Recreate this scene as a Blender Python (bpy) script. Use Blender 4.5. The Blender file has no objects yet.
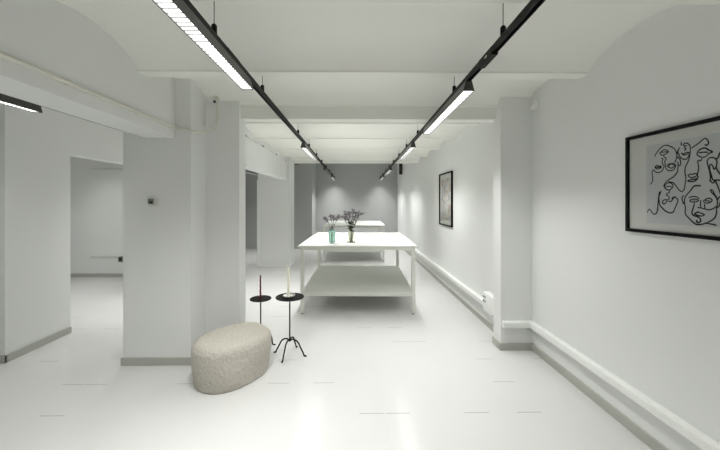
import bpy, bmesh, math, random
from mathutils import Vector, Matrix, noise
R = math.radians
sc = bpy.context.scene
COL = sc.collection
random.seed(4)

# ---------------------------------------------------------------- materials
def mat(name, col, rough=.6, metal=0., spec=.5, bump=None, emit=None, var=None, trans=0., ior=1.45):
    m = bpy.data.materials.new(name); m.use_nodes = True
    nt = m.node_tree; b = nt.nodes['Principled BSDF']
    b.inputs['Base Color'].default_value = (*col, 1)
    b.inputs['Roughness'].default_value = rough
    b.inputs['Metallic'].default_value = metal
    b.inputs['Specular IOR Level'].default_value = spec
    b.inputs['IOR'].default_value = ior
    b.inputs['Transmission Weight'].default_value = trans
    if emit:
        b.inputs['Emission Color'].default_value = (*emit[0], 1)
        b.inputs['Emission Strength'].default_value = emit[1]
    if bump or var:
        tc = nt.nodes.new('ShaderNodeTexCoord')
    if bump:
        n = nt.nodes.new('ShaderNodeTexNoise'); n.inputs['Scale'].default_value = bump[0]
        n.inputs['Detail'].default_value = 4
        bp = nt.nodes.new('ShaderNodeBump'); bp.inputs['Strength'].default_value = bump[1]
        bp.inputs['Distance'].default_value = bump[2]
        nt.links.new(tc.outputs['Object'], n.inputs['Vector'])
        nt.links.new(n.outputs['Fac'], bp.inputs['Height'])
        nt.links.new(bp.outputs['Normal'], b.inputs['Normal'])
    if var:
        n2 = nt.nodes.new('ShaderNodeTexNoise'); n2.inputs['Scale'].default_value = var[0]
        n2.inputs['Detail'].default_value = 3
        mx = nt.nodes.new('ShaderNodeMix'); mx.data_type = 'RGBA'
        mx.inputs['A'].default_value = (*col, 1); mx.inputs['B'].default_value = (*var[1], 1)
        nt.links.new(tc.outputs['Object'], n2.inputs['Vector'])
        nt.links.new(n2.outputs['Fac'], mx.inputs['Factor'])
        nt.links.new(mx.outputs['Result'], b.inputs['Base Color'])
    return m

M = {}
M['wall'] = mat('wall_paint', (.76, .77, .76), .7, spec=.3, bump=(9, .08, .004))
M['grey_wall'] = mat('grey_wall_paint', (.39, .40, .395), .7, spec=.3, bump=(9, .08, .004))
M['ceil'] = mat('ceiling_paint', (.82, .82, .775), .75, spec=.25, bump=(6, .10, .006))
M['base'] = mat('baseboard_paint', (.43, .43, .395), .5)
M['trunk'] = mat('white_plastic', (.84, .85, .83), .35)
M['conduit'] = mat('cream_plastic', (.70, .69, .62), .4)
M['table'] = mat('white_laminate', (.86, .87, .84), .35)
M['tframe'] = mat('white_powder_coat', (.66, .67, .62), .4)
M['black'] = mat('black_metal', (.007, .007, .006), .55, spec=.22)
M['iron'] = mat('black_iron', (.009, .0085, .0085), .7, spec=.2, bump=(60, .2, .001))
M['housing'] = mat('dark_grey_aluminium', (.075, .076, .072), .4, metal=.3)
M['louvre'] = mat('grey_louvre', (.30, .305, .30), .5)
M['lit'] = mat('lamp_panel_lit', (.9, .9, .9), .5, emit=((1., 1., .98), 2.2))
M['unlit'] = mat('lamp_panel_off', (.5, .5, .5), .5)
M['frame'] = mat('black_frame_wood', (.006, .006, .006), .6, spec=.15)
M['mount'] = mat('mount_board', (.74, .75, .72), .8)
M['paper'] = mat('art_paper', (.62, .64, .645), .8)
M['ink'] = mat('black_ink', (.008, .008, .008), .7)
M['cera'] = mat('white_ceramic', (.80, .80, .74), .25)
M['wax'] = mat('ivory_wax', (.80, .77, .62), .5)
M['rwax'] = mat('dark_red_wax', (.13, .014, .018), .45)
M['stem'] = mat('dry_stem', (.07, .085, .045), .7)
M['leaf'] = mat('dark_leaf', (.045, .06, .035), .6)
M['petal'] = mat('dusty_mauve_petals', (.25, .21, .235), .8, var=(60, (.12, .10, .115)))
M['ppetal'] = mat('pale_petals', (.36, .32, .345), .8, var=(60, (.19, .165, .18)))
M['dark'] = mat('dark_plastic', (.02, .02, .02), .4)
M['grey'] = mat('grey_plastic', (.16, .165, .15), .5)
M['wick'] = mat('wick', (.02, .02, .02), .9)
M['pouf'] = mat('cream_boucle', (.54, .515, .465), .95, spec=.1, bump=(130, .9, .006), var=(45, (.46, .43, .375)))
M['teal'] = mat('teal_glass', (.54, .68, .63), .06, trans=1., ior=1.45)
M['olive'] = mat('clear_green_glass', (.86, .885, .79), .05, trans=1., ior=1.45)
M['water'] = mat('water', (.93, .96, .93), .02, trans=1., ior=1.33)

def floor_material():
    m = bpy.data.materials.new('white_painted_planks'); m.use_nodes = True
    nt = m.node_tree; b = nt.nodes['Principled BSDF']; N = nt.nodes; L = nt.links
    def math_(op, a, b_=None, c=None):
        n = N.new('ShaderNodeMath'); n.operation = op
        for i, v in enumerate((a, b_, c)):
            if v is None: continue
            if isinstance(v, (int, float)): n.inputs[i].default_value = v
            else: L.new(v, n.inputs[i])
        return n.outputs[0]
    tc = N.new('ShaderNodeTexCoord'); sx = N.new('ShaderNodeSeparateXYZ')
    L.new(tc.outputs['Object'], sx.inputs[0])
    W, LEN = .187, .40
    u = math_('DIVIDE', math_('ADD', sx.outputs['X'], 20.0 - .038), W)
    col = math_('FLOOR', u); fu = math_('FRACT', u)
    row = math_('DIVIDE', math_('ADD', sx.outputs['Y'], 20.0 - .34), LEN)
    rr = math_('ROUND', row)
    dy = math_('MULTIPLY', math_('ABSOLUTE', math_('SUBTRACT', row, rr)), LEN)
    cmb = N.new('ShaderNodeCombineXYZ'); L.new(col, cmb.inputs[0]); L.new(rr, cmb.inputs[1])
    wn = N.new('ShaderNodeTexWhiteNoise'); wn.noise_dimensions = '2D'; L.new(cmb.outputs[0], wn.inputs['Vector'])
    pick = math_('GREATER_THAN', wn.outputs['Value'], .76)
    joint = math_('MULTIPLY', math_('LESS_THAN', dy, .0032), pick)
    inside = math_('MULTIPLY', math_('GREATER_THAN', fu, .03), math_('LESS_THAN', fu, .97))
    joint = math_('MULTIPLY', joint, inside)
    seam = math_('GREATER_THAN', math_('ABSOLUTE', math_('SUBTRACT', fu, .5)), .494)
    ns = N.new('ShaderNodeTexNoise'); ns.inputs['Scale'].default_value = 1.3; ns.inputs['Detail'].default_value = 5
    L.new(tc.outputs['Object'], ns.inputs['Vector'])
    seamf = math_('MULTIPLY', seam, math_('MULTIPLY', ns.outputs['Fac'], .06))
    fac = math_('MAXIMUM', math_('MULTIPLY', joint, .62), seamf)
    wear = N.new('ShaderNodeMix'); wear.data_type = 'RGBA'
    wear.inputs['A'].default_value = (.64, .64, .63, 1); wear.inputs['B'].default_value = (.59, .59, .58, 1)
    L.new(ns.outputs['Fac'], wear.inputs['Factor'])
    mx = N.new('ShaderNodeMix'); mx.data_type = 'RGBA'
    mx.inputs['B'].default_value = (.16, .16, .14, 1)
    L.new(wear.outputs['Result'], mx.inputs['A'])
    L.new(fac, mx.inputs['Factor']); L.new(mx.outputs['Result'], b.inputs['Base Color'])
    # long soft undulations of the plank surfaces
    wv = N.new('ShaderNodeTexNoise'); wv.inputs['Scale'].default_value = 5; wv.inputs['Detail'].default_value = 2
    mp = N.new('ShaderNodeMapping'); mp.inputs['Scale'].default_value = (2.2, .35, 1)
    L.new(tc.outputs['Object'], mp.inputs['Vector']); L.new(mp.outputs['Vector'], wv.inputs['Vector'])
    bp = N.new('ShaderNodeBump'); bp.inputs['Strength'].default_value = .12; bp.inputs['Distance'].default_value = .008
    L.new(wv.outputs['Fac'], bp.inputs['Height']); L.new(bp.outputs['Normal'], b.inputs['Normal'])
    b.inputs['Roughness'].default_value = .2
    b.inputs['Specular IOR Level'].default_value = .22
    return m
M['floor'] = floor_material()

def glazing_material():
    m = bpy.data.materials.new('picture_glass'); m.use_nodes = True
    nt = m.node_tree; nt.nodes.remove(nt.nodes['Principled BSDF'])
    t = nt.nodes.new('ShaderNodeBsdfTransparent'); g = nt.nodes.new('ShaderNodeBsdfGlossy')
    g.inputs['Roughness'].default_value = .12
    f = nt.nodes.new('ShaderNodeFresnel'); f.inputs['IOR'].default_value = 1.25
    mx = nt.nodes.new('ShaderNodeMixShader')
    nt.links.new(f.outputs[0], mx.inputs[0]); nt.links.new(t.outputs[0], mx.inputs[1]); nt.links.new(g.outputs[0], mx.inputs[2])
    nt.links.new(mx.outputs[0], nt.nodes['Material Output'].inputs['Surface'])
    return m
M['glazing'] = glazing_material()

# two abstract colour washes for the far print
def wash_material():
    m = bpy.data.materials.new('colour_wash_print'); m.use_nodes = True
    nt = m.node_tree; b = nt.nodes['Principled BSDF']; b.inputs['Roughness'].default_value = .8
    tc = nt.nodes.new('ShaderNodeTexCoord')
    mp = nt.nodes.new('ShaderNodeMapping'); mp.inputs['Location'].default_value = (3.1, 1.7, .4)
    n = nt.nodes.new('ShaderNodeTexNoise'); n.inputs['Scale'].default_value = 4.2; n.inputs['Detail'].default_value = 2
    cr = nt.nodes.new('ShaderNodeValToRGB')
    e = cr.color_ramp.elements
    e[0].position = .30; e[0].color = (.36, .35, .34, 1)
    e[1].position = .70; e[1].color = (.62, .60, .57, 1)
    for p, c in ((.42, (.56, .44, .35, 1)), (.50, (.66, .65, .63, 1)), (.60, (.50, .51, .52, 1))):
        k = e.new(p); k.color = c
    nt.links.new(tc.outputs['Object'], mp.inputs['Vector']); nt.links.new(mp.outputs['Vector'], n.inputs['Vector'])
    nt.links.new(n.outputs['Fac'], cr.inputs['Fac']); nt.links.new(cr.outputs['Color'], b.inputs['Base Color'])
    return m
M['wash'] = wash_material()

# ---------------------------------------------------------------- mesh helpers
class MB:
    def __init__(s): s.bm = bmesh.new()
    def box(s, x0, x1, y0, y1, z0, z1, bev=0):
        v = [s.bm.verts.new(p) for p in ((x0,y0,z0),(x1,y0,z0),(x1,y1,z0),(x0,y1,z0),(x0,y0,z1),(x1,y0,z1),(x1,y1,z1),(x0,y1,z1))]
        fs = [s.bm.faces.new([v[i] for i in f]) for f in ((0,3,2,1),(4,5,6,7),(0,1,5,4),(1,2,6,5),(2,3,7,6),(3,0,4,7))]
        if bev:
            es = list({e for f in fs for e in f.edges})
            bmesh.ops.bevel(s.bm, geom=es, offset=bev, segments=2, affect='EDGES', profile=.5)
        return s
    def extrude(s, pts, axis, a, b):
        """closed outline pts (two coords) extruded along axis from a to b"""
        def P(p, t):
            return {'x': (t, p[0], p[1]), 'y': (p[0], t, p[1]), 'z': (p[0], p[1], t)}[axis]
        A = [s.bm.verts.new(P(p, a)) for p in pts]; B = [s.bm.verts.new(P(p, b)) for p in pts]
        n = len(pts)
        s.bm.faces.new(A); s.bm.faces.new(B[::-1])
        for i in range(n): s.bm.faces.new((A[i], B[i], B[(i+1) % n], A[(i+1) % n]))
        return s
    def lathe(s, prof, c=(0,0,0), n=32, closed=False):
        rings = []
        for r, z in prof:
            if r < 1e-6: rings.append([s.bm.verts.new((c[0], c[1], c[2]+z))])
            else: rings.append([s.bm.verts.new((c[0]+r*math.cos(2*math.pi*k/n), c[1]+r*math.sin(2*math.pi*k/n), c[2]+z)) for k in range(n)])
        pr = list(zip(rings, rings[1:])) + ([(rings[-1], rings[0])] if closed else [])
        for a, b in pr:
            for k in range(n):
                k2 = (k+1) % n
                if len(a) == 1 and len(b) == 1: continue
                if len(a) == 1: s.bm.faces.new((a[0], b[k2], b[k]))
                elif len(b) == 1: s.bm.faces.new((a[k], a[k2], b[0]))
                else: s.bm.faces.new((a[k], a[k2], b[k2], b[k]))
        return s
    def tube(s, pts, r, n=8, sy=1.0):
        pts = [Vector(p) for p in pts]; rr = r if isinstance(r, (list, tuple)) else [r]*len(pts)
        rings = []; up = None
        for i, p in enumerate(pts):
            d = (pts[min(i+1, len(pts)-1)] - pts[max(i-1, 0)]).normalized()
            if up is None: up = Vector((0,0,1)) if abs(d.z) < .9 else Vector((1,0,0))
            a = d.cross(up).normalized(); u = a.cross(d).normalized(); up = u
            rings.append([s.bm.verts.new(p + rr[i]*(a*math.cos(2*math.pi*k/n) + u*math.sin(2*math.pi*k/n))) for k in range(n)])
        for a, b in zip(rings, rings[1:]):
            for k in range(n): s.bm.faces.new((a[k], a[(k+1) % n], b[(k+1) % n], b[k]))
        s.bm.faces.new(rings[0][::-1]); s.bm.faces.new(rings[-1])
        return s
    def ball(s, c, r, sub=1, sq=(1,1,1)):
        bmesh.ops.create_icosphere(s.bm, subdivisions=sub, radius=r, matrix=Matrix.Translation(c) @ Matrix.Diagonal((*sq, 1)))
        return s
    def build(s, name, material, parent=None, smooth=False, loc=None):
        bmesh.ops.recalc_face_normals(s.bm, faces=s.bm.faces)
        me = bpy.data.meshes.new(name); s.bm.to_mesh(me); s.bm.free()
        if smooth:
            for p in me.polygons: p.use_smooth = True
            if smooth != 'all':
                try: me.set_sharp_from_angle(angle=R(40))
                except Exception: pass
        me.materials.append(material)
        o = bpy.data.objects.new(name, me); COL.objects.link(o)
        if parent: o.parent = parent
        if loc: o.location = loc
        return o

def smooth_path(pts, n=6):
    P = [Vector(p) for p in pts]; out = []
    for i in range(len(P)-1):
        a, b, c, d = P[max(i-1,0)], P[i], P[i+1], P[min(i+2,len(P)-1)]
        for k in range(n):
            t = k/n
            out.append(.5*((2*b)+(c-a)*t+(2*a-5*b+4*c-d)*t*t+(3*b-a-3*c+d)*t**3))
    out.append(P[-1]); return out

def tag(o, label, cat, group=None):
    o['label'] = label; o['category'] = cat
    if group: o['group'] = group
    return o
def thing(name, label, cat, loc=(0,0,0), rz=0, group=None):
    o = bpy.data.objects.new(name, None); COL.objects.link(o)
    o.empty_display_size = .05; o.location = loc; o.rotation_euler = (0, 0, rz)
    return tag(o, label, cat, group)
def struct(name, mb, m, label, cat, smooth=False):
    o = mb.build(name, m, smooth=smooth); o['kind'] = 'structure'
    return tag(o, label, cat)
def dup(root, loc, rz=None, label=None):
    r = root.copy(); COL.objects.link(r); r.location = loc
    if rz is not None: r.rotation_euler = (0, 0, rz)
    if label: r['label'] = label
    for ch in list(root.children):
        c = ch.copy(); COL.objects.link(c); c.parent = r
        for g in list(ch.children):
            d = g.copy(); COL.objects.link(d); d.parent = c
    return r

# ================================================================ THE SETTING
FZ = 2.49                     # underside of the ceiling beams
struct('floor', MB().box(-6.6, 2.1, -2.2, 12.2, -.12, 0), M['floor'], 'glossy white painted plank floor with a few dark board joints', 'floor')

def arches(stops, x0, x1, zs=FZ, rise=.145, zfirst=None, zlast=None):
    """jack-arch ceiling: flat beam undersides in stops, shallow vaults between them"""
    pts = []
    for i, (a, b) in enumerate(stops):
        za = zs
        pts += [(a, za), (b, za)]
        if i < len(stops)-1:
            c = stops[i+1][0]
            n = 20
            z0, z1 = za+.012, zs+.012
            for k in range(n+1):
                t = k/n
                pts.append((b + (c-b)*t, z0 + (z1-z0)*t + (rise-.012)*math.sqrt(max(0, 1-(2*t-1)**2*.88)) - (rise-.012)*math.sqrt(.12)))
    top = [(pts[-1][0], 2.95), (pts[0][0], 2.95)]
    return pts + top
fl = [(-2.0, -1.30), (-.36, -.27), (.62, .71), (1.54, 1.635), (2.52, 2.635), (3.40, 3.56)]
mb = MB(); mb.extrude(arches(fl, 0, 0, rise=.22), 'x', -1.66, 2.0)
struct('ceiling', mb, M['ceil'], 'white jack-arch ceiling of the near room with shallow vaults between beams', 'ceiling', smooth=True)
bl = [(3.50, 3.56), (4.17, 4.26), (5.17, 5.26), (6.17, 6.26), (7.17, 7.26), (8.17, 8.34)]
mb = MB(); mb.extrude(arches(bl, 0, 0, rise=.15), 'x', -1.60, 1.75)
struct('ceiling', mb, M['ceil'], 'white vaulted ceiling over the two tables beyond the cross beam', 'ceiling', smooth=True)
struct('ceiling', MB().box(-6.5, -1.80, -2.1, 8.30, 2.50, 2.70).box(-1.80, -1.55, 3.5, 8.30, 2.50, 2.70), M['ceil'], 'flat ceiling of the side passage on the left', 'ceiling')
struct('ceiling', MB().box(-6.5, 2.0, 8.25, 12.1, 2.95, 3.1), M['ceil'], 'high ceiling at the far end of the room', 'ceiling')
struct('ceiling_beam', MB().box(-1.16, 1.55, 3.44, 3.57, 2.365, 2.80), M['ceil'], 'cross beam spanning between the two wall piers', 'beam')
struct('ceiling_beam', MB().box(-6.4, 1.70, 8.20, 8.35, 2.475, 3.0), M['ceil'], 'far ceiling beam in front of the grey end wall', 'beam')
struct('ceiling_beam', MB().box(-1.907, -1.630, -2.1, 3.07, 2.09, 2.95), M['wall'], 'deep boxed beam along the left side carrying the conduit', 'beam')

struct('wall_right', MB().box(1.83, 2.05, -2.1, 3.40, 0, 3.0), M['wall'], 'white wall on the right with the framed line drawing', 'wall')
struct('wall_right', MB().box(1.64, 2.05, 3.38, 12.1, 0, 3.1), M['wall'], 'white wall on the right beside the tables with the portrait-format picture', 'wall')
struct('pillar_right', MB().box(1.507, 1.86, 3.327, 3.50, 0, 2.95), M['wall'], 'white wall pier projecting from the right wall', 'pillar')
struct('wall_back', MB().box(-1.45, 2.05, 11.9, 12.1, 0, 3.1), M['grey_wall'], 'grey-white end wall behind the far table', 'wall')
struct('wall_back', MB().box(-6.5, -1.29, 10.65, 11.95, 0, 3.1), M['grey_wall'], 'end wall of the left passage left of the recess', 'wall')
struct('wall_front', MB().box(-3.8, 2.05, -2.2, -2.0, 0, 3.0), M['wall'], 'white wall at the near end of the room', 'wall')
struct('wall_left', MB().box(-3.415, -3.235, 3.115, 3.83, 0, 2.6).box(-3.415, -3.235, 3.83, 5.45, 2.055, 2.6).box(-3.415, -3.235, 5.45, 6.86, 0, 2.6), M['wall'], 'white wall on the far left with the open doorway', 'wall')
struct('wall_left', MB().box(-3.8, -3.6, -2.1, 3.2, 0, 2.6), M['wall'], 'set-back piece of wall at the left edge of the photo', 'wall')
struct('wall_left', MB().box(-2.105, -1.486, 3.06, 3.57, 0, 2.95), M['wall'], 'white wall block with the small grey thermostat', 'wall')
struct('pillar_left', MB().box(-1.50, -1.148, 3.371, 3.57, 0, 2.95), M['wall'], 'white wall pier behind the cream pouf', 'pillar')
struct('wall_left', MB().box(-1.70, -1.53, 3.56, 8.21, 2.02, 2.95), M['wall'], 'deep white header over the wide opening left of the tables', 'wall')
struct('wall_left', MB().box(-2.185, -1.464, 7.69, 8.37, 0, 3.0), M['wall'], 'white pier at the far side of the left opening', 'wall')
struct('trim_1', MB().box(-2.20, -2.105, 7.665, 7.70, 0, 2.02, .004), M['wall'], 'white door lining on the left edge of the far pier', 'trim')
struct('wall_left', MB().box(-6.5, -6.3, 1.9, 11.0, 0, 3.1), M['wall'], 'far left wall of the adjoining room', 'wall')
struct('wall_back', MB().box(-6.5, -3.30, 6.66, 6.86, 0, 2.6), M['wall'], 'white wall seen through the left doorway', 'wall')
struct('wall_front', MB().box(-6.5, -3.5, 1.9, 2.1, 0, 2.6).box(-3.62, -3.40, 2.1, 3.2, 0, 2.6), M['wall'], 'near wall of the adjoining room', 'wall')

BH, BT = .072, .014
def bb(name, rects, label):
    m_ = MB()
    for (x0, x1, y0, y1) in rects: m_.box(x0, x1, y0, y1, 0, BH, .002)
    return struct(name, m_, M['base'], label, 'baseboard')
bb('baseboard_right', [(1.83-BT, 1.84, -2.0, 3.327)], 'grey baseboard along the near right wall')
bb('baseboard_right', [(1.507-BT, 1.83, 3.327-BT, 3.34), (1.507-BT, 1.515, 3.327, 3.50)], 'grey baseboard wrapped round the right wall pier')
bb('baseboard_right', [(1.64-BT, 1.65, 3.50, 11.9)], 'grey baseboard along the right wall beside the tables')
bb('baseboard_back', [(-1.30, 1.64, 11.9-BT, 11.91)], 'grey baseboard under the far end wall')
bb('baseboard_back', [(-6.3, -1.29+BT, 10.65-BT, 10.66)], 'grey baseboard at the end of the left passage')
bb('baseboard_left', [(-3.225, -3.235+BT, 3.115-BT, 3.83), (-3.6, -3.235+BT, 3.115-BT, 3.12)], 'grey baseboard sloping away along the far left wall')
bb('baseboard_left', [(-2.105-BT, -1.486+BT, 3.06-BT, 3.07), (-1.496, -1.486+BT, 3.06, 3.371)], 'grey baseboard round the wall block with the thermostat')
bb('baseboard_left', [(-1.486, -1.148+BT, 3.371-BT, 3.38), (-1.154, -1.148+BT, 3.371, 3.57)], 'grey baseboard under the left wall pier behind the pouf')
bb('baseboard_back', [(-6.3, -3.415, 6.66-BT, 6.67)], 'grey baseboard seen through the left doorway')
struct('baseboard_left', MB().box(-2.2, -1.464, 7.69-.006, 7.70, 0, .03).box(-1.47, -1.457, 7.69, 8.37, 0, .03), M['trunk'], 'low white skirting under the far left pier', 'baseboard')

# ================================================================ TRACKS AND LAMPS
TZ0, TZ1 = 2.331, 2.365
SL = {'L': (-.730, .010), 'R': (.752, .0215), 'S': (-2.68, 0.)}      # each track: x at y = 0 and its slight skew to the walls
def tx(k, y): return SL[k][0] + SL[k][1]*y
def track(k_, y0, y1, hangers, label, feed=None):
    t = thing('lighting_track', label, 'lighting track', (tx(k_, y0), y0, TZ0), -SL[k_][1])
    m_ = MB()
    # channel profile, open at the bottom
    w, h, k = .017, TZ1-TZ0, .004
    m_.extrude([(-w,0),(-w+k*1.4,0),(-w+k*1.4,h-k*2),(w-k*1.4,h-k*2),(w-k*1.4,0),(w,0),(w,h),(-w,h)], 'y', 0, y1-y0)
    m_.build('rail', M['black'], t)
    MB().box(-.005, .005, .01, y1-y0-.01, .012, h-.008).build('conductor_strip', M['dark'], t)
    for (hy, top) in hangers:
        y = hy-y0
        c = MB().lathe([(0, h), (.0125, h), (.0145, h+.006), (.0145, h+.046), (.009, h+.054), (0, h+.054)], (0, y, 0), 16).build('hanger_clip', M['black'], t, True)
        if top-TZ0 > h+.06:
            MB().tube([(0, y, h+.05), (0, y, top-TZ0)], .0022, 6).build('hanger_wire', M['housing'], c)
    for e in (0, y1-y0):
        MB().box(-.0185, .0185, e-.004, e+.004, -.001, h+.001, .001).build('end_cap', M['black'], t)
    if feed:
        f = MB().box(-.019, .019, feed-y0-.10, feed-y0+.10, -.012, h+.002, .003).build('feed_connector', M['black'], t)
        MB().box(-.0205, -.019, feed-y0-.035, feed-y0-.005, .004, .014).build('release_tab', M['tframe'], f)
    return t
hang = [(-.31, FZ), (.665, FZ), (1.715, 2.57), (2.60, FZ), (4.215, FZ), (5.215, FZ), (6.215, FZ), (7.215, FZ), (8.26, 2.475), (9.4, 2.95), (10.6, 2.95), (11.6, 2.95)]
XL, XR, XS = 'L', 'R', 'S'
track(XL, -1.2, 11.85, hang, 'long black lighting track on the left, hung from the ceiling over the tables', feed=1.95)
track(XR, -1.2, 11.85, hang, 'long black lighting track on the right, hung from the ceiling over the tables', feed=1.92)
track(XS, -1.2, 10.4, [(y, 2.50) for y in (-.8, .6, 2.0, 4.0, 5.6, 7.2)] + [(9.0, 2.95)], 'black lighting track in the side passage beyond the boxed beam')

LL = 1.45
def lamp(lit=True):
    t = thing('linear_track_lamp', 'x', 'track lamp', group='linear lamps clipped under the black tracks')
    wb, wt, h = .0375, .020, .071          # bottom half width, top half width, height under the track
    # trapezoid housing, hollow below
    out = [(-wb,0),(-wb,.006),(-wt,h),(wt,h),(wb,.006),(wb,0),(wb-.002,0),(wb-.003,.008),(-wb+.003,.008),(-wb+.002,0)]
    MB().extrude(out, 'y', .004, LL-.004).build('housing', M['housing'], t)
    cap = [(-wb,0),(-wb,.006),(-wt,h),(wt,h),(wb,.006),(wb,0)]
    for a, b in ((0, .004), (LL-.004, LL)):
        MB().extrude(cap, 'y', a, b).build('end_cap', M['black' if 0 else 'housing'], t)
    MB().box(-wb+.0032, wb-.0032, .006, LL-.006, .0062, .0075).build('diffuser', M['lit' if lit else 'unlit'], t)
    if lit:
        ld = bpy.data.lights.new('beam', 'AREA'); ld.shape = 'RECTANGLE'; ld.size = 2*wb-.008; ld.size_y = LL-.014
        ld.energy = 11; ld.spread = R(118); ld.color = (1, 1, .985)
        lo = bpy.data.objects.new('beam', ld); COL.objects.link(lo); lo.parent = t; lo.location = (0, LL/2, -.0005)
    m_ = MB(); n = int(LL/.033)
    for k in range(1, n):
        y = k*LL/n
        m_.box(-wb+.004, wb-.004, y-.0028, y+.0028, .0005, .004)
    m_.build('louvre', M['louvre'], t)
    for y in (.10, LL-.10):
        MB().box(-.014, .014, y-.06, y+.06, h-.002, h+.012, .002).build('track_adapter', M['black'], t)
    MB().box(-.030, .030, -.006, .03, h-.014, h+.004, .002).build('locking_lever', M['black'], t) if 0 else None
    return t
LZ = TZ0-.071
on = lamp(True); off = lamp(False)
lamps = [(XL, .80, 'lit linear lamp on the left track, nearest and largest, louvre lines showing'),
    (XL, 4.63, 'lit linear lamp on the left track above the two flower vases'),
    (XL, 10.2, 'lit linear lamp at the far end of the left track by the end wall'),
    (XR, -.80, 'added unseen linear lamp on the right track, out of view, lighting the right wall'),  # added out of view to throw light on the right wall
    (XR, 2.25, 'lit linear lamp on the right track in front of the cross beam'),
    (XR, 4.58, 'lit linear lamp on the right track just beyond the cross beam'),
    (XR, 7.84, 'short-looking lit linear lamp on the right track, second from its far end'),
    (XR, 10.2, 'lit linear lamp at the far end of the right track by the end wall'),
    (XS, 1.40, 'lit linear lamp under the boxed beam at the left edge of the photo'),
    (XS, 8.20, 'lit linear lamp seen through the narrow opening behind the left pier'),
    (XS, 4.35, 'added unseen linear lamp in the side passage hidden behind the wall block')]  # unseen lamp added in the passage, brightens the far left pier
POWER = [20.5, 21, 17, 8, 12, 14.5, 16, 14.5, 3.6, 11, 14.5]     # power tuned lamp by lamp to balance the brightness
def set_power(root, e):
    for ch in root.children:
        if ch.type == 'LIGHT':
            ch.data = ch.data.copy(); ch.data.energy = e
for i, (x, y, lb) in enumerate(lamps):
    P_ = (tx(x, y), y, LZ)
    if i == 0: on.location = P_; on.rotation_euler = (0, 0, -SL[x][1]); on['label'] = lb; l_ = on
    else: l_ = dup(on, P_, -SL[x][1], label=lb)
    set_power(l_, POWER[i])
off.location = (tx('L', 7.84), 7.84, LZ); off.rotation_euler = (0, 0, -SL['L'][1]); off['label'] = 'unlit grey linear lamp on the left track beyond the far ceiling beam'
# unseen lamps added to light the adjoining room
for (x, y) in ((-4.75, 2.9), (-4.75, 4.7)):
    l2 = dup(on, (x, y, 2.50-.083), 0, label='added unseen linear lamp on the ceiling of the adjoining room, ' + ('near' if y < 4 else 'far') + ' one')
    set_power(l2, 7.5)
    l2['group'] = 'added ceiling lamps of the adjoining room'
# ================================================================ TABLES
M['shelf'] = mat('grey_laminate', (.60, .61, .565), .4)
def worktable():
    t = thing('work_table', 'x', 'table', group='white work tables in a row')
    W, D, H = 1.56, 1.92, .92
    x = W/2
    MB().box(-x, x, 0, D, H-.018, H, .003).build('tabletop', M['table'], t)
    l = .048
    m_ = MB()
    for (x0, x1, y0, y1) in ((-x+.012+l, x-.012-l, .010, .040), (-x+.012+l, x-.012-l, D-.040, D-.010), (-x+.016, -x+.046, l, D-l), (x-.046, x-.016, l, D-l)):
        m_.box(x0, x1, y0, y1, H-.065, H-.018, .002)
    m_.build('apron', M['tframe'], t)
    for sx in (-1, 1):
        for y0 in (.006, D-.006-l):
            a, b = sorted((sx*(x-.012), sx*(x-.012-l)))
            g = MB().box(a, b, y0, y0+l, .012, H-.018, .003).build('leg', M['tframe'], t)
            MB().lathe([(0,0),(.018,0),(.018,.008),(.008,.012),(0,.012)], ((a+b)/2, y0+l/2, 0), 12).build('foot', M['grey'], g, True)
            MB().lathe([(0,-.001),(.006,-.001),(.006,.003),(0,.003)], (0,0,0), 10).build('bolt', M['grey'], g).matrix_local = Matrix.Translation((sx*(x-.012), y0+l/2, .50)) @ Matrix.Rotation(sx*R(90), 4, 'Y')
    MB().box(-x+.02, x-.02, .062, D-.062, .262, .28, .002).build('lower_shelf', M['shelf'], t)
    for (x0, x1, y0, y1) in ((-x+.012+l, x-.012-l, .012, .060), (-x+.012+l, x-.012-l, D-.060, D-.012)):
        MB().box(x0, x1, y0, y1, .240, .283, .002).build('shelf_rail', M['tframe'], t)
    return t
wt = worktable()
wt.location = (.075, 4.40, 0); wt.rotation_euler = (0, 0, R(-1.4)); wt['label'] = 'white work table with a lower shelf, the near one carrying two flower vases'
dup(wt, (.045, 8.28, 0), R(-1.4), 'white work table standing empty behind the table with the flower vases')
bar = MB().tube([(0,0,0), (0,1.4,0)], .014, 10).build('side_rail', M['tframe'], wt, True, loc=(.80, .03, .895))
bar['label'] = 'thin white bar along the right edge of the table'
bar2 = MB().tube([(0,0,0), (0,1.4,0)], .014, 10).build('side_rail', M['tframe'], wt, True, loc=(-.80, .03, .895))

# ================================================================ VASES AND FLOWERS
TT = .92
v = thing('glass_vase', 'straight teal glass jar with dried sprigs on the near table', 'vase', (-.280, 4.63, TT))
MB().lathe([(0,.0),(.040,.0),(.046,.004),(.047,.02),(.0465,.16),(.043,.172),(.044,.182),(.0455,.19),(.043,.192),(.041,.182),(.040,.172),(.043,.155),(.043,.016),(0,.012)], n=40).build('jar', M['teal'], v, True)
m_ = MB()
for k in range(10):
    a = 2*math.pi*k/10
    m_.tube([(.0468*math.cos(a), .0468*math.sin(a), .02), (.0468*math.cos(a), .0468*math.sin(a), .158)], .003, 6)
m_.build('glass_rib', M['teal'], v, True)
v2 = thing('glass_vase', 'clear waisted glass carafe with a fuller dried bouquet on the near table', 'vase', (-.015, 4.72, TT))
prof = [(.058,.002),(.063,.010),(.064,.03),(.055,.075),(.042,.12),(.037,.15),(.040,.175),(.045,.19)]
MB().lathe([(0,0)] + prof + [(.043,.190),(.038,.175),(.0345,.15),(.0395,.12),(.0525,.075),(.061,.03),(.058,.012),(0,.008)], n=40).build('carafe', M['olive'], v2, True)

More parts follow.
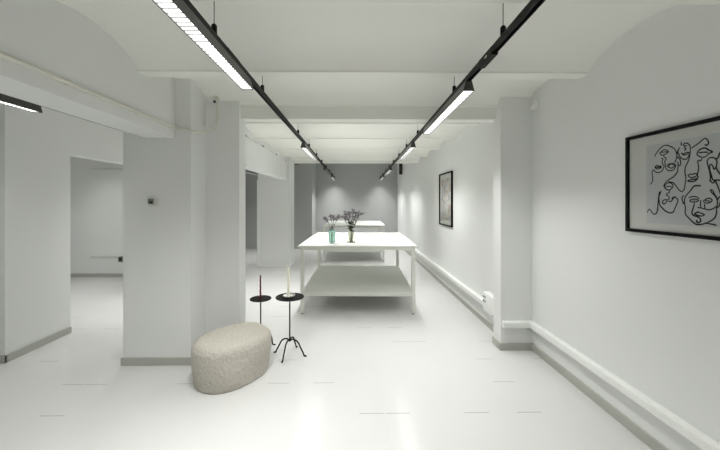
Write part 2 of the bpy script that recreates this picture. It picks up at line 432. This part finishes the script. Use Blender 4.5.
def sprig(name, base, tip, label, group, heads, hm, leaves=3, seed=0, spread=.03, size=.008, leaf=.05):
    rnd = random.Random(seed)
    b = Vector(base); d = Vector(tip)-b
    t = thing(name, label, 'flower', base, group=group)
    mid = Vector((d.x*.22 + rnd.uniform(-.006,.006), d.y*.22 + rnd.uniform(-.006,.006), d.z*.58))
    path = smooth_path([(0,0,0), mid, d], 6)
    m_ = MB().tube(path, [.0030 - .0016*i/(len(path)-1) for i in range(len(path))], 6)
    hb = MB()
    for k in range(heads):
        q = d + Vector((rnd.gauss(0, spread), rnd.gauss(0, spread), rnd.gauss(-.2*spread, spread*.6)))
        m_.tube([path[-5], path[-3].lerp(q, .4), q], [.0012, .001, .0008], 5)
        for j in range(5):
            a = rnd.uniform(0, 6.28)
            hb.ball(q + Vector((math.cos(a), math.sin(a), rnd.uniform(-.5, .8)))*size*.8, size*rnd.uniform(.5, .95), 1, (1, 1, rnd.uniform(.5, .9)))
    m_.build('stem', M['stem'], t, True)
    hb.build('blossom', hm, t, True)
    for k in range(leaves):
        i = 5 + rnd.randrange(max(1, len(path)-8))
        p = path[i]; a = rnd.uniform(0, 6.28); L_ = leaf*rnd.uniform(.7, 1.3)
        dirv = Vector((math.cos(a), math.sin(a), rnd.uniform(.3, 1.1))).normalized(); sd = dirv.cross(Vector((0,0,1))).normalized()
        lm = MB(); rows = []
        for s_ in range(6):
            u = s_/5; w_ = .011*math.sin(math.pi*(.08+.92*u)**.8) * (L_/.05)
            c = p + dirv*L_*u + Vector((0,0,-.35*L_*u*u))
            rows.append([lm.bm.verts.new(c - sd*w_ + Vector((0,0,.002))), lm.bm.verts.new(c - Vector((0,0,.001))), lm.bm.verts.new(c + sd*w_ + Vector((0,0,.002)))])
        for r0, r1 in zip(rows, rows[1:]):
            for e in (0, 1): lm.bm.faces.new((r0[e], r0[e+1], r1[e+1], r1[e]))
        lo = lm.build('leaf', M['leaf'], t, True)
        so = lo.modifiers.new('thick', 'SOLIDIFY'); so.thickness = .0012
    return t
G1 = 'dried sprigs in the teal jar'
for k, (dx, dz) in enumerate(((-.075, .355), (-.02, .385), (.02, .35), (.085, .375))):
    sprig('dried_flower_sprig', (-.280 + dx*.15, 4.63 + .01*(k-1.5), TT+.018), (-.280+dx, 4.62+.02*(k % 2), TT+dz), 'dusty mauve dried sprig standing in the teal glass jar', G1, 11, M['petal'], 3, 10+k, .022, .0115, .055)
G2 = 'dried sprigs in the clear carafe'
for k, (dx, dz, s_) in enumerate(((-.115, .375, 1), (-.07, .41, 2), (-.02, .435, 3), (.03, .445, 4), (.075, .425, 5), (.125, .42, 6), (.06, .36, 7), (-.04, .36, 8), (.09, .32, 9))):
    sprig('dried_flower_sprig', (-.015 + dx*.18, 4.72 + .012*((k % 3)-1), TT+.014), (-.015+dx, 4.72+.035*((k % 3)-1), TT+dz), 'mauve dried flower sprig standing in the clear glass carafe', G2, 10 if k < 6 else 6, M['ppetal' if k > 5 else 'petal'], 3 if k < 8 else 1, 30+k, .024, .0115, .06)
# broad dark leaves over the carafe's mouth
lt = thing('leafy_stem', 'dark broad-leaved green stem in the middle of the clear carafe bouquet', 'flower', (-.015, 4.70, TT+.014))
MB().tube([(0,0,0), (.003,0,.14), (0,0,.31)], .003, 6).build('stem', M['stem'], lt, True)
rnd = random.Random(3)
for k in range(30):
    a = k*2.399; z = .15+.018*(k % 9); L_ = rnd.uniform(.05, .08)
    dv = Vector((math.cos(a)*.8, math.sin(a)*.8, rnd.uniform(.0, .7))).normalized(); sd = dv.cross(Vector((0,0,1))).normalized()
    lm = MB(); rows = []
    for s_ in range(6):
        u = s_/5; w_ = .022*math.sin(math.pi*(.06+.94*u)**.8)
        c = Vector((0,0,z)) + dv*L_*u - Vector((0,0,.3*L_*u*u))
        rows.append([lm.bm.verts.new(c - sd*w_ + Vector((0,0,.003))), lm.bm.verts.new(c), lm.bm.verts.new(c + sd*w_ + Vector((0,0,.003)))])
    for r0, r1 in zip(rows, rows[1:]):
        for e in (0, 1): lm.bm.faces.new((r0[e], r0[e+1], r1[e+1], r1[e]))
    lo = lm.build('leaf', M['leaf'], lt, True); lo.modifiers.new('thick', 'SOLIDIFY').thickness = .0012

# ================================================================ POUF
def pouf():
    t = thing('pouf', 'oval cream boucle pouf on the floor in front of the left pier', 'pouf', (-1.030, 2.885, 0), R(58))
    a, b, H = .342, .258, .368
    NU, NV = 300, 120
    m_ = MB(); bm = m_.bm; rings = []
    prof = []
    for j in range(NV+1):
        s_ = j/NV
        # arc-length style profile: short base, side, rounded top
        if s_ < .14: r = s_/.14*.90; z = 0.0
        elif s_ < .22:
            q = (s_-.14)/.08*math.pi/2; r = .90 + .045*math.sin(q); z = .035*(1-math.cos(q))
        elif s_ < .52:
            q = (s_-.22)/.30; r = .945 + .055*math.sin(q*math.pi*.62)/math.sin(math.pi*.62) * (1 if q < 1 else 1); z = .035 + q*(H-.035-.085)
        elif s_ < .74:
            q = (s_-.52)/.22*math.pi/2; r = 1.0 - .24*(1-math.cos(q)); z = H-.085 + .072*math.sin(q)
        else:
            q = (s_-.74)/.26; r = .76*(1-q); z = H-.013 + .013*math.sin(q*math.pi/2)
        prof.append((r, z))
    for r, z in prof:
        if r < 1e-4: rings.append([bm.verts.new((0,0,z))]); continue
        ring = []
        for k in range(NU):
            th = 2*math.pi*k/NU; c, s_ = math.cos(th), math.sin(th)
            e = 2/2.25
            x = a*r*math.copysign(abs(c)**e, c); y = b*r*math.copysign(abs(s_)**e, s_)
            ring.append(bm.verts.new((x, y, z)))
        rings.append(ring)
    for p, q in zip(rings, rings[1:]):
        if len(p) == 1:
            for k in range(NU): bm.faces.new((p[0], q[(k+1) % NU], q[k]))
        elif len(q) == 1:
            for k in range(NU): bm.faces.new((p[k], p[(k+1) % NU], q[0]))
        else:
            for k in range(NU): bm.faces.new((p[k], p[(k+1) % NU], q[(k+1) % NU], q[k]))
    bmesh.ops.recalc_face_normals(bm, faces=bm.faces); bm.normal_update()
    for v_ in bm.verts:
        if v_.co.z < .002: continue
        f = noise.noise(v_.co*88)*.55 + noise.noise(v_.co*42 + Vector((5,3,1)))*.45
        g = noise.noise(v_.co*5.5)
        v_.co += v_.normal*(f*.0075 + g*.007)
        v_.co.z = max(v_.co.z, .001)
    m_.build('cover', M['pouf'], t, 'all')
    MB().lathe([(0,0),(.5,0),(.5,.006),(0,.006)], n=48).build('base', M['dark'], t).scale = (.56, .41, 1)
    return t
pouf()

# ================================================================ SIDE TABLES, CANDLES
def side_table(loc, rz, r, H, fr, label):
    t = thing('side_table', label, 'side table', loc, rz, 'black iron side tables beside the pouf')
    MB().lathe([(0,H-.012),(r-.004,H-.012),(r,H-.009),(r,H-.001),(r-.003,H+.001),(r-.006,H),(r-.008,H-.002),(0,H-.002)], n=56).build('tabletop', M['iron'], t, True)
    MB().tube([(0,0,.130), (0,0,H-.011)], .0068, 10).build('stem', M['iron'], t, True)
    MB().lathe([(0,H-.024),(.012,H-.024),(.022,H-.012),(0,H-.012)], n=16).build('collar', M['iron'], t, True)
    for k in range(4):
        a = math.pi/2*k + math.pi/4
        pr = [(.004,.136),(.018,.150),(.048,.152),(.085,.132),(.112,.085),(fr-.015,.030),(fr-.008,.010),(fr+.010,.006)]
        pts = smooth_path([(q*math.cos(a), q*math.sin(a), z) for q, z in pr], 5)
        lg = MB().tube(pts, .0074, 8).build('leg', M['iron'], t, True)
        MB().ball((fr*math.cos(a)+.008*math.cos(a), fr*math.sin(a)+.008*math.sin(a), .0058), .012, 2, (1,1,.48)).build('foot', M['iron'], lg, True)
    return t
side_table((-.612, 3.252, 0), R(30), .137, .572, .158, 'round black iron side table with the white candlestick, between pouf and work table')
side_table((-.955, 3.462, 0), R(-42), .109, .495, .135, 'smaller round black iron side table with the red candle, behind the pouf')

h = thing('candle_holder', 'small white ceramic chamber candlestick on the nearer black side table', 'candle holder', (-.622, 3.235, .571), R(-20))
MB().lathe([(0,0),(.034,0),(.047,.008),(.053,.018),(.0505,.019),(.044,.011),(.03,.006),(.016,.007),(.0155,.03),(.018,.036),(.0145,.036),(.0115,.031),(.0115,.012),(0,.012)], n=40).build('saucer', M['cera'], h, True)
ring = [(.040+.0+.017*math.cos(q)+.012, 0, .030+.017*math.sin(q)) for q in [2*math.pi*i/20 for i in range(21)]]
MB().tube(ring, .0045, 8).build('ring_handle', M['cera'], h, True)
c = thing('candle', 'slim ivory candle standing in the white candlestick', 'candle', (-.622, 3.235, .5835))
MB().lathe([(0,0),(.0115,0),(.0108,.272),(.007,.281),(0,.283)], n=20).build('wax', M['wax'], c, True)
MB().tube([(0,0,.280), (.001,0,.294)], .0012, 6).build('wick', M['wick'], c)
c = thing('candle', 'dark red twisted candle standing on the smaller black side table', 'candle', (-.955, 3.452, .4935))
m_ = MB(); NT = 48; rings = []
for i in range(NT+1):
    z = .242*i/NT; rr = .0098 - .003*i/NT
    rings.append([m_.bm.verts.new(((rr*(1+.16*math.cos(3*(2*math.pi*k/18)+z*110)))*math.cos(2*math.pi*k/18), (rr*(1+.16*math.cos(3*(2*math.pi*k/18)+z*110)))*math.sin(2*math.pi*k/18), z)) for k in range(18)])
for p, q in zip(rings, rings[1:]):
    for k in range(18): m_.bm.faces.new((p[k], p[(k+1) % 18], q[(k+1) % 18], q[k]))
m_.bm.faces.new(rings[0][::-1]); m_.bm.faces.new(rings[-1])
m_.build('wax', M['rwax'], c, True)
MB().tube([(0,0,.240), (.001,0,.255)], .0012, 6).build('wick', M['wick'], c)

# ================================================================ PICTURES (on walls facing -X; local x = along -Y, local y = up)
def picture(name, loc, w, hgt, fw, dep, label):
    t = thing(name, label, 'picture', loc)
    t.rotation_euler = (R(90), 0, R(-90))          # local x -> -Y, local y -> +Z, local z -> -X
    o, i = (w/2, hgt/2), (w/2-fw, hgt/2-fw)
    m_ = MB()
    m_.box(-o[0], o[0], i[1], o[1], 0, dep, .001).box(-o[0], o[0], -o[1], -i[1], 0, dep, .001)
    m_.box(-o[0], -i[0], -i[1], i[1], 0, dep, .001).box(i[0], o[0], -i[1], i[1], 0, dep, .001)
    m_.build('frame', M['frame'], t)
    return t, i
def pane(i, z, t):
    m_ = MB(); m_.bm.faces.new([m_.bm.verts.new(p) for p in ((-i[0],-i[1],z),(i[0],-i[1],z),(i[0],i[1],z),(-i[0],i[1],z))])
    return m_.build('glazing', M['glazing'], t)
def strokes(lines, r, z):
    m_ = MB()
    for ln in lines:
        p = [Vector((x, y, z)) for x, y in ln]
        if len(p) < 2: continue
        q = smooth_path(p, 4)
        rr = [r*(.75+.5*abs(noise.noise(v_*9))) for v_ in q]
        m_.tube(q, rr, 6)
    # press the round strokes flat on to the paper
    for v_ in m_.bm.verts: v_.co.z = z + max(-.0004, min(.0006, (v_.co.z-z)*.12))
    return m_
PC = (1.6675, 1.6165)        # centre of the big picture (Y, Z)
t, i = picture('framed_drawing', (1.829, PC[0], PC[1]), .99, .617, .020, .022, 'wide black-framed black line drawing of overlapping faces on the near right wall')
MB().box(-i[0], i[0], -i[1], i[1], .001, .008).build('mount', M['mount'], t)
MB().box(-.35, .35, 1.373-PC[1], 1.845-PC[1], .008, .0092).build('paper', M['paper'], t)
TR = [[(223,153),(212,171),(191,194),(166,208),(146,208),(126,198),(103,182),(92,163),(87,137),(92,116),(100,101)],[(191,168),(177,179),(163,185),(146,179),(136,168),(149,162),(163,155),(180,157),(191,168)],[(180,171),(163,172),(142,169)],[(163,154),(166,145)],[(180,138),(170,132),(175,110),(163,89),(170,71),(180,60),(201,55),(220,63),(229,75)],[(222,89),(209,98),(198,92),(186,93),(180,83),(194,78),(209,78),(222,89)],[(220,89),(201,86),(182,86)],[(225,75),(239,69),(238,44),(236,17),(242,-3),(253,-11)],[(163,144),(149,130),(158,118),(154,88),(149,72),(136,61),(116,59),(101,67),(94,85),(106,96),(120,99),(129,93),(139,84)],[(142,95),(124,98),(100,89),(109,76),(124,74),(139,84),(142,95)],[(62,213),(63,198),(59,191)],[(71,184),(81,161),(74,141),(65,125),(46,113),(31,116),(20,134),(14,157),(15,181),(25,195),(40,202),(50,196),(43,186),(31,187)],[(62,152),(53,143),(43,146),(31,150),(22,146),(34,139),(50,138),(62,152)],[(46,180),(37,167),(46,162)],[(74,179),(84,161),(87,137),(77,126),(68,113),(67,85),(77,83),(81,99)],[(14,151),(18,122),(28,93),(40,70),(42,40),(37,15),(39,-9),(42,-27),(46,-48),(59,-63),(77,-50),(93,-28),(109,-11),(136,-3)],[(81,105),(81,68),(87,44),(106,23),(132,9),(149,-2),(163,-21),(163,-31)],[(8,168),(-12,179),(-35,193),(-51,205),(-62,208),(-73,197),(-77,182),(-70,171),(-59,177)],[(-20,134),(-29,150),(-46,158),(-62,158),(-78,145),(-96,133),(-81,128),(-70,118),(-57,111),(-38,116),(-24,126),(-20,134)],[(-29,138),(-54,138),(-75,134)],[(-46,107),(-39,95),(-26,98),(-25,86),(-29,63),(-26,39),(-21,20)],[(27,23),(11,31),(2,27),(-12,32),(-21,22),(-26,11),(-15,2),(2,1),(27,-4),(17,-10),(-7,-9),(-24,2)],[(25,21),(8,10),(-18,16)],[(-83,-17),(-86,6),(-81,40),(-73,72),(-71,92),(-81,104),(-96,104),(-111,96),(-116,78),(-112,57),(-104,44),(-99,55),(-91,70),(-83,68),(-83,46),(-90,17),(-96,-6),(-104,-12),(-101,-24),(-91,-20),(-87,-8)],[(-114,95),(-122,103),(-129,121),(-136,133),(-149,147),(-165,150)],[(-112,54),(-122,31),(-136,13),(-156,-6),(-170,-33)],[(-106,-10),(-122,-11),(-136,-17),(-151,-37)],[(-109,-13),(-117,-35),(-127,-63),(-136,-94)],[(163,-31),(146,-12),(124,-11),(109,-27),(119,-45),(139,-51),(156,-41),(163,-27)],[(156,-35),(136,-29),(116,-35)],[(134,-51),(129,-64),(142,-70),(149,-79),(136,-86),(132,-102),(142,-108)],[(173,-118),(163,-108),(146,-107),(149,-121),(163,-132),(172,-125),(173,-118)],[(139,-115),(122,-117),(113,-107),(100,-93),(84,-103),(82,-118),(93,-143),(101,-162),(109,-178),(129,-182),(153,-173),(173,-156),(189,-138),(194,-111),(194,-85),(184,-62),(182,-53)],[(118,-102),(106,-92),(93,-93)],[(191,-59),(198,-92),(201,-131),(205,-171),(216,-191),(234,-191),(249,-171),(262,-166),(277,-185)],[(-40,-35),(-18,-34),(-4,-37),(14,-61),(31,-79),(42,-97),(45,-121),(40,-152),(40,-185),(20,-208),(-7,-233),(-26,-239),(-54,-233),(-81,-220),(-104,-202),(-113,-179),(-114,-157),(-117,-138),(-118,-116),(-112,-96),(-101,-82),(-91,-71),(-87,-58),(-96,-62),(-106,-82),(-117,-102)],[(46,-85),(57,-91),(57,-109),(50,-130),(45,-115)],[(-118,-110),(-127,-95),(-136,-96),(-144,-113),(-139,-137),(-132,-154)],[(-118,-149),(-127,-138),(-132,-116),(-136,-110)],[(21,-96),(2,-91),(-18,-93),(-32,-104)],[(18,-112),(2,-105),(-18,-106),(-29,-112),(-18,-118),(-1,-121),(17,-115)],[(-4,-111),(-9,-114)],[(-7,-127),(-4,-145),(2,-163),(5,-181),(-4,-192),(-21,-197),(-35,-205),(-39,-220),(-26,-229),(-18,-222),(-24,-216)],[(-40,-110),(-38,-130),(-39,-150),(-24,-148)],[(-39,-150),(-59,-154),(-57,-130)],[(-51,-118),(-65,-105),(-81,-101),(-94,-110),(-86,-121),(-70,-126),(-54,-121)],[(-62,-114),(-83,-115)],[(-59,-156),(-81,-160),(-101,-152),(-114,-141)],[(-7,-183),(-24,-174),(-40,-178),(-58,-185),(-43,-193),(-24,-190),(-7,-183)],[(-24,-174),(-26,-168)],[(-59,-230),(-83,-231),(-114,-236)]]
lines = [[(-(a/1000+1.74-PC[0]), b/1000+1.62-PC[1]) for a, b in ln] for ln in TR]
extra = []
for ln in lines[:9]:                                   # the drawing carries on past the picture's middle
    extra.append([(.03-x*1.0, y-.02) for x, y in ln])
for ln in lines[24:32]:
    extra.append([(.02-x*.9, y*.95) for x, y in ln])
extra = [ln for ln in extra if min(p[0] for p in ln) > .085]
allp = [[(max(-.345, min(.345, x)), y) for x, y in ln] for ln in lines+extra]
strokes(allp, .0040, .0094).build('ink_line', M['ink'], t)
pane(i, .0175, t)

t, i = picture('framed_print', (1.639, 5.715, 1.548), .76, .92, .022, .030, 'tall black-framed print with pale grey and brown washes, beyond the right pier')
MB().box(-i[0], i[0], -i[1], i[1], .001, .008).build('mount', M['mount'], t)
MB().box(-.285, .285, -.36, .36, .008, .0092).build('paper', M['wash'], t)
rnd = random.Random(8); ll = []
for k in range(5):
    x, y = rnd.uniform(-.1, .2), rnd.uniform(-.2, .22)
    ln = []
    for q in range(7):
        ln.append((x, y)); x += rnd.uniform(-.05, .05); y += rnd.uniform(-.06, .06)
    ll.append(ln)
strokes(ll, .004, .0094).build('ink_line', M['dark'], t)
pane(i, .025, t)

# ================================================================ CABLE TRUNKING, SOCKETS
def trunk(name, x0, x1, y0, y1, side, label):
    t = thing(name, label, 'cable trunking', (0,0,0), group='white cable trunking above the baseboard')
    za, zb = .238, .298
    MB().box(x0, x1, y0, y1, za, zb, .003).build('channel', M['trunk'], t)
    if side == 'x': MB().box(x0-.003, x0+.001, y0+.004, y1-.004, za+.007, zb-.007, .001).build('lid', M['trunk'], t)
    else: MB().box(x0+.004, x1-.004, y0-.003, y0+.001, za+.007, zb-.007, .001).build('lid', M['trunk'], t)
    return t
TW = .050
trunk('cable_trunking', 1.83-TW, 1.83, -1.9, 3.327, 'x', 'white cable trunking along the near right wall under the line drawing')
trunk('cable_trunking', 1.515, 1.83-TW, 3.327-TW, 3.327, 'y', 'short white cable trunking across the front of the right pier')
trunk('cable_trunking', 1.64-TW, 1.64, 3.50, 11.88, 'x', 'long white cable trunking on the right wall beside the tables')
s = thing('socket_box', 'white power socket box on the trunking just behind the right pier', 'socket box', (1.64-TW, 3.75, .235))
MB().box(-.035, .043, -.16, .16, -.02, .205, .010).build('housing', M['trunk'], s, True)
for dy in (.085, .130):
    for dz in (.105, .155):
        o = MB().box(-.0375, -.034, dy-.018, dy+.018, dz-.019, dz+.019, .003).build('socket', M['trunk'], s)
        MB().lathe([(0,0),(.0135,0),(.0135,.002),(0,.002)], n=20).build('socket_well', M['dark'], o).matrix_local = Matrix.Translation((-.0372, dy, dz)) @ Matrix.Rotation(R(-90), 4, 'Y')
MB().box(-.0355, -.033, -.15, -.09, .0, .008).build('cable_slot', M['dark'], s)

# ================================================================ SMALL WALL FITTINGS
s = thing('thermostat', 'small grey square thermostat on the white wall block left of the pouf', 'thermostat', (-1.835, 3.06, 1.505))
MB().box(-.030, .042, -.016, 0, -.045, .035, .006).build('back_plate', M['tframe'], s, True)
MB().box(-.026, .020, -.034, -.015, -.024, .024, .004).build('sensor_body', M['grey'], s, True)
MB().box(-.006, .014, -.0355, -.033, -.018, .002, .001).build('dial', M['dark'], s)
s = thing('wall_hook', 'tiny beige hook on the left pier above the pouf', 'wall hook', (-1.30, 3.371, 1.30))
MB().lathe([(0,0),(.012,0),(.012,.005),(0,.005)], n=16).build('plate', M['conduit'], s).matrix_local = Matrix.Rotation(R(90), 4, 'X')
MB().tube(smooth_path([(0,-.003,.004), (0,-.02,.0), (0,-.026,-.012), (0,-.036,-.004)], 4), .004, 8).build('hook', M['conduit'], s, True)
s = thing('motion_sensor', 'small white motion sensor high in the corner by the right pier', 'sensor', (1.79, 3.24, 2.45))
MB().box(.005, .04, -.03, .03, -.02, .055, .006).build('bracket', M['trunk'], s, True)
MB().ball((0, 0, -.02), .026, 3, (1,1,1.15)).build('lens', M['trunk'], s, True)

# conduit along the boxed beam, then a loose cable up the left pier
cz, cx = 2.18, -1.618
p = thing('conduit', 'cream conduit running along the boxed beam and up the left pier', 'conduit', (0,0,0))
MB().tube([(cx, -1.9, cz), (cx, 2.99, cz)], .0135, 10).build('pipe', M['conduit'], p, True)
for y in (.6, 1.35, 1.9, 2.52, 2.95):
    MB().box(cx-.014, cx+.010, y-.010, y+.010, cz-.0155, cz+.0155, .003).build('pipe_clip', M['conduit'], p)
MB().tube([(cx, 2.14, cz), (cx, 2.20, cz)], .0145, 10).build('coupling', M['conduit'], p, True)
cab = smooth_path([(cx, 2.98, cz), (-1.605, 3.035, 2.172), (-1.56, 3.04, 2.165), (-1.49, 3.044, 2.155), (-1.43, 3.12, 2.155), (-1.39, 3.25, 2.195), (-1.365, 3.345, 2.29), (-1.358, 3.357, 2.40), (-1.355, 3.355, 2.50), (-1.350, 3.345, 2.545), (-1.362, 3.33, 2.565), (-1.382, 3.33, 2.55), (-1.388, 3.345, 2.525)], 6)
MB().tube(cab, .0105, 10).build('loose_cable', M['conduit'], p, True)
MB().lathe([(0,-.014),(.012,-.014),(.012,.010),(0,.010)], (-1.388, 3.347, 2.515), 14).build('cable_end', M['dark'], p)
for k, (x, z) in enumerate(((-1.255, 2.56), (-1.225, 2.545))):
    s = thing('wall_hook', 'small cream ceiling hook beside the cable loop on the left pier', 'wall hook', (x, 3.371, z-.06), group='hooks at the top of the left pier')
    MB().lathe([(0,0),(.009,0),(.009,.004),(0,.004)], n=14).build('plate', M['conduit'], s).matrix_local = Matrix.Rotation(R(90), 4, 'X')
    MB().tube(smooth_path([(0,-.003,0), (0,-.018,-.002), (0,-.022,-.012), (0,-.03,-.006)], 4), .0032, 8).build('hook', M['conduit'], s, True)

p = thing('ceiling_cable', 'thin grey cable clipped along the top of the left header', 'cable', (0,0,0))
MB().tube([(-1.522, 3.62, 2.455), (-1.522, 8.15, 2.455)], .006, 8).build('cable', M['tframe'], p, True)
for y in (4.75, 5.65, 6.65, 7.6):
    MB().box(-1.531, -1.508, y-.02, y+.02, 2.438, 2.472, .003).build('clip', M['base'], p)

s = thing('wall_speaker', 'slim black box hung high at the far right corner', 'speaker', (1.60, 10.72, 2.62))
MB().box(-.062, .03, -.05, .05, -.02-.20, .16, .006).build('cabinet', M['black'], s, True)
MB().box(-.056, .024, -.056, -.048, -.21, .15, .003).build('grille', M['dark'], s)
MB().box(.02, .045, -.02, .02, -.05, .05).build('bracket', M['black'], s)

p = thing('wall_cable', 'loop of grey cable high on the end wall of the left passage', 'cable', (0,0,0))
MB().tube(smooth_path([(-1.86, 10.62, 2.78), (-1.80, 10.63, 2.70), (-1.66, 10.63, 2.675), (-1.50, 10.63, 2.70), (-1.40, 10.62, 2.79), (-1.31, 10.62, 2.82)], 5), .012, 8).build('cable', M['base'], p, True)
MB().box(-1.84, -1.72, 10.60, 10.65, 2.69, 2.72, .003).build('clip', M['grey'], p)

t = thing('cable_trunking', 'thin grey cable duct on the wall seen through the left doorway', 'cable trunking', (0,0,0))
MB().box(-5.22, -4.62, 6.635, 6.66, .405, .43, .003).build('channel', M['tframe'], t)
s = thing('socket_outlet', 'small dark socket outlet at the end of the duct through the left doorway', 'socket outlet', (-4.62, 6.66, .36))
MB().box(-.045, .045, -.022, 0, -.055, .055, .004).build('plate', M['grey'], s)
MB().box(-.028, .028, -.027, -.020, -.03, .03, .004).build('socket_well', M['dark'], s)
t = thing('cable_trunking', 'faint high cable duct on the wall seen through the left doorway', 'cable trunking', (0,0,0))
MB().box(-5.22, -4.0, 6.64, 6.66, 2.145, 2.165, .003).build('channel', M['tframe'], t)

# ================================================================ CAMERA, RENDER SETTINGS
cd = bpy.data.cameras.new('camera'); cam = bpy.data.objects.new('camera', cd); COL.objects.link(cam)
cam.location = (0, 0, 1.5); cam.rotation_euler = (R(90), 0, -.012)
cd.sensor_width = 36; cd.lens = 36*330/720
cd.shift_x = 4/720; cd.shift_y = -23/720
cd.clip_start = .02; cd.clip_end = 60
sc.camera = cam
w = bpy.data.worlds.new('world'); sc.world = w; w.use_nodes = True
w.node_tree.nodes['Background'].inputs[0].default_value = (.9, .95, 1, 1)
w.node_tree.nodes['Background'].inputs[1].default_value = .0
vs = sc.view_settings
vs.view_transform = 'Standard'; vs.look = 'None'; vs.gamma = 1; vs.use_curve_mapping = False
vs.exposure = .32
cy = sc.cycles
cy.max_bounces = 16; cy.diffuse_bounces = 12; cy.glossy_bounces = 6; cy.transmission_bounces = 10; cy.transparent_max_bounces = 12
cy.use_denoising = True; cy.sample_clamp_indirect = 8
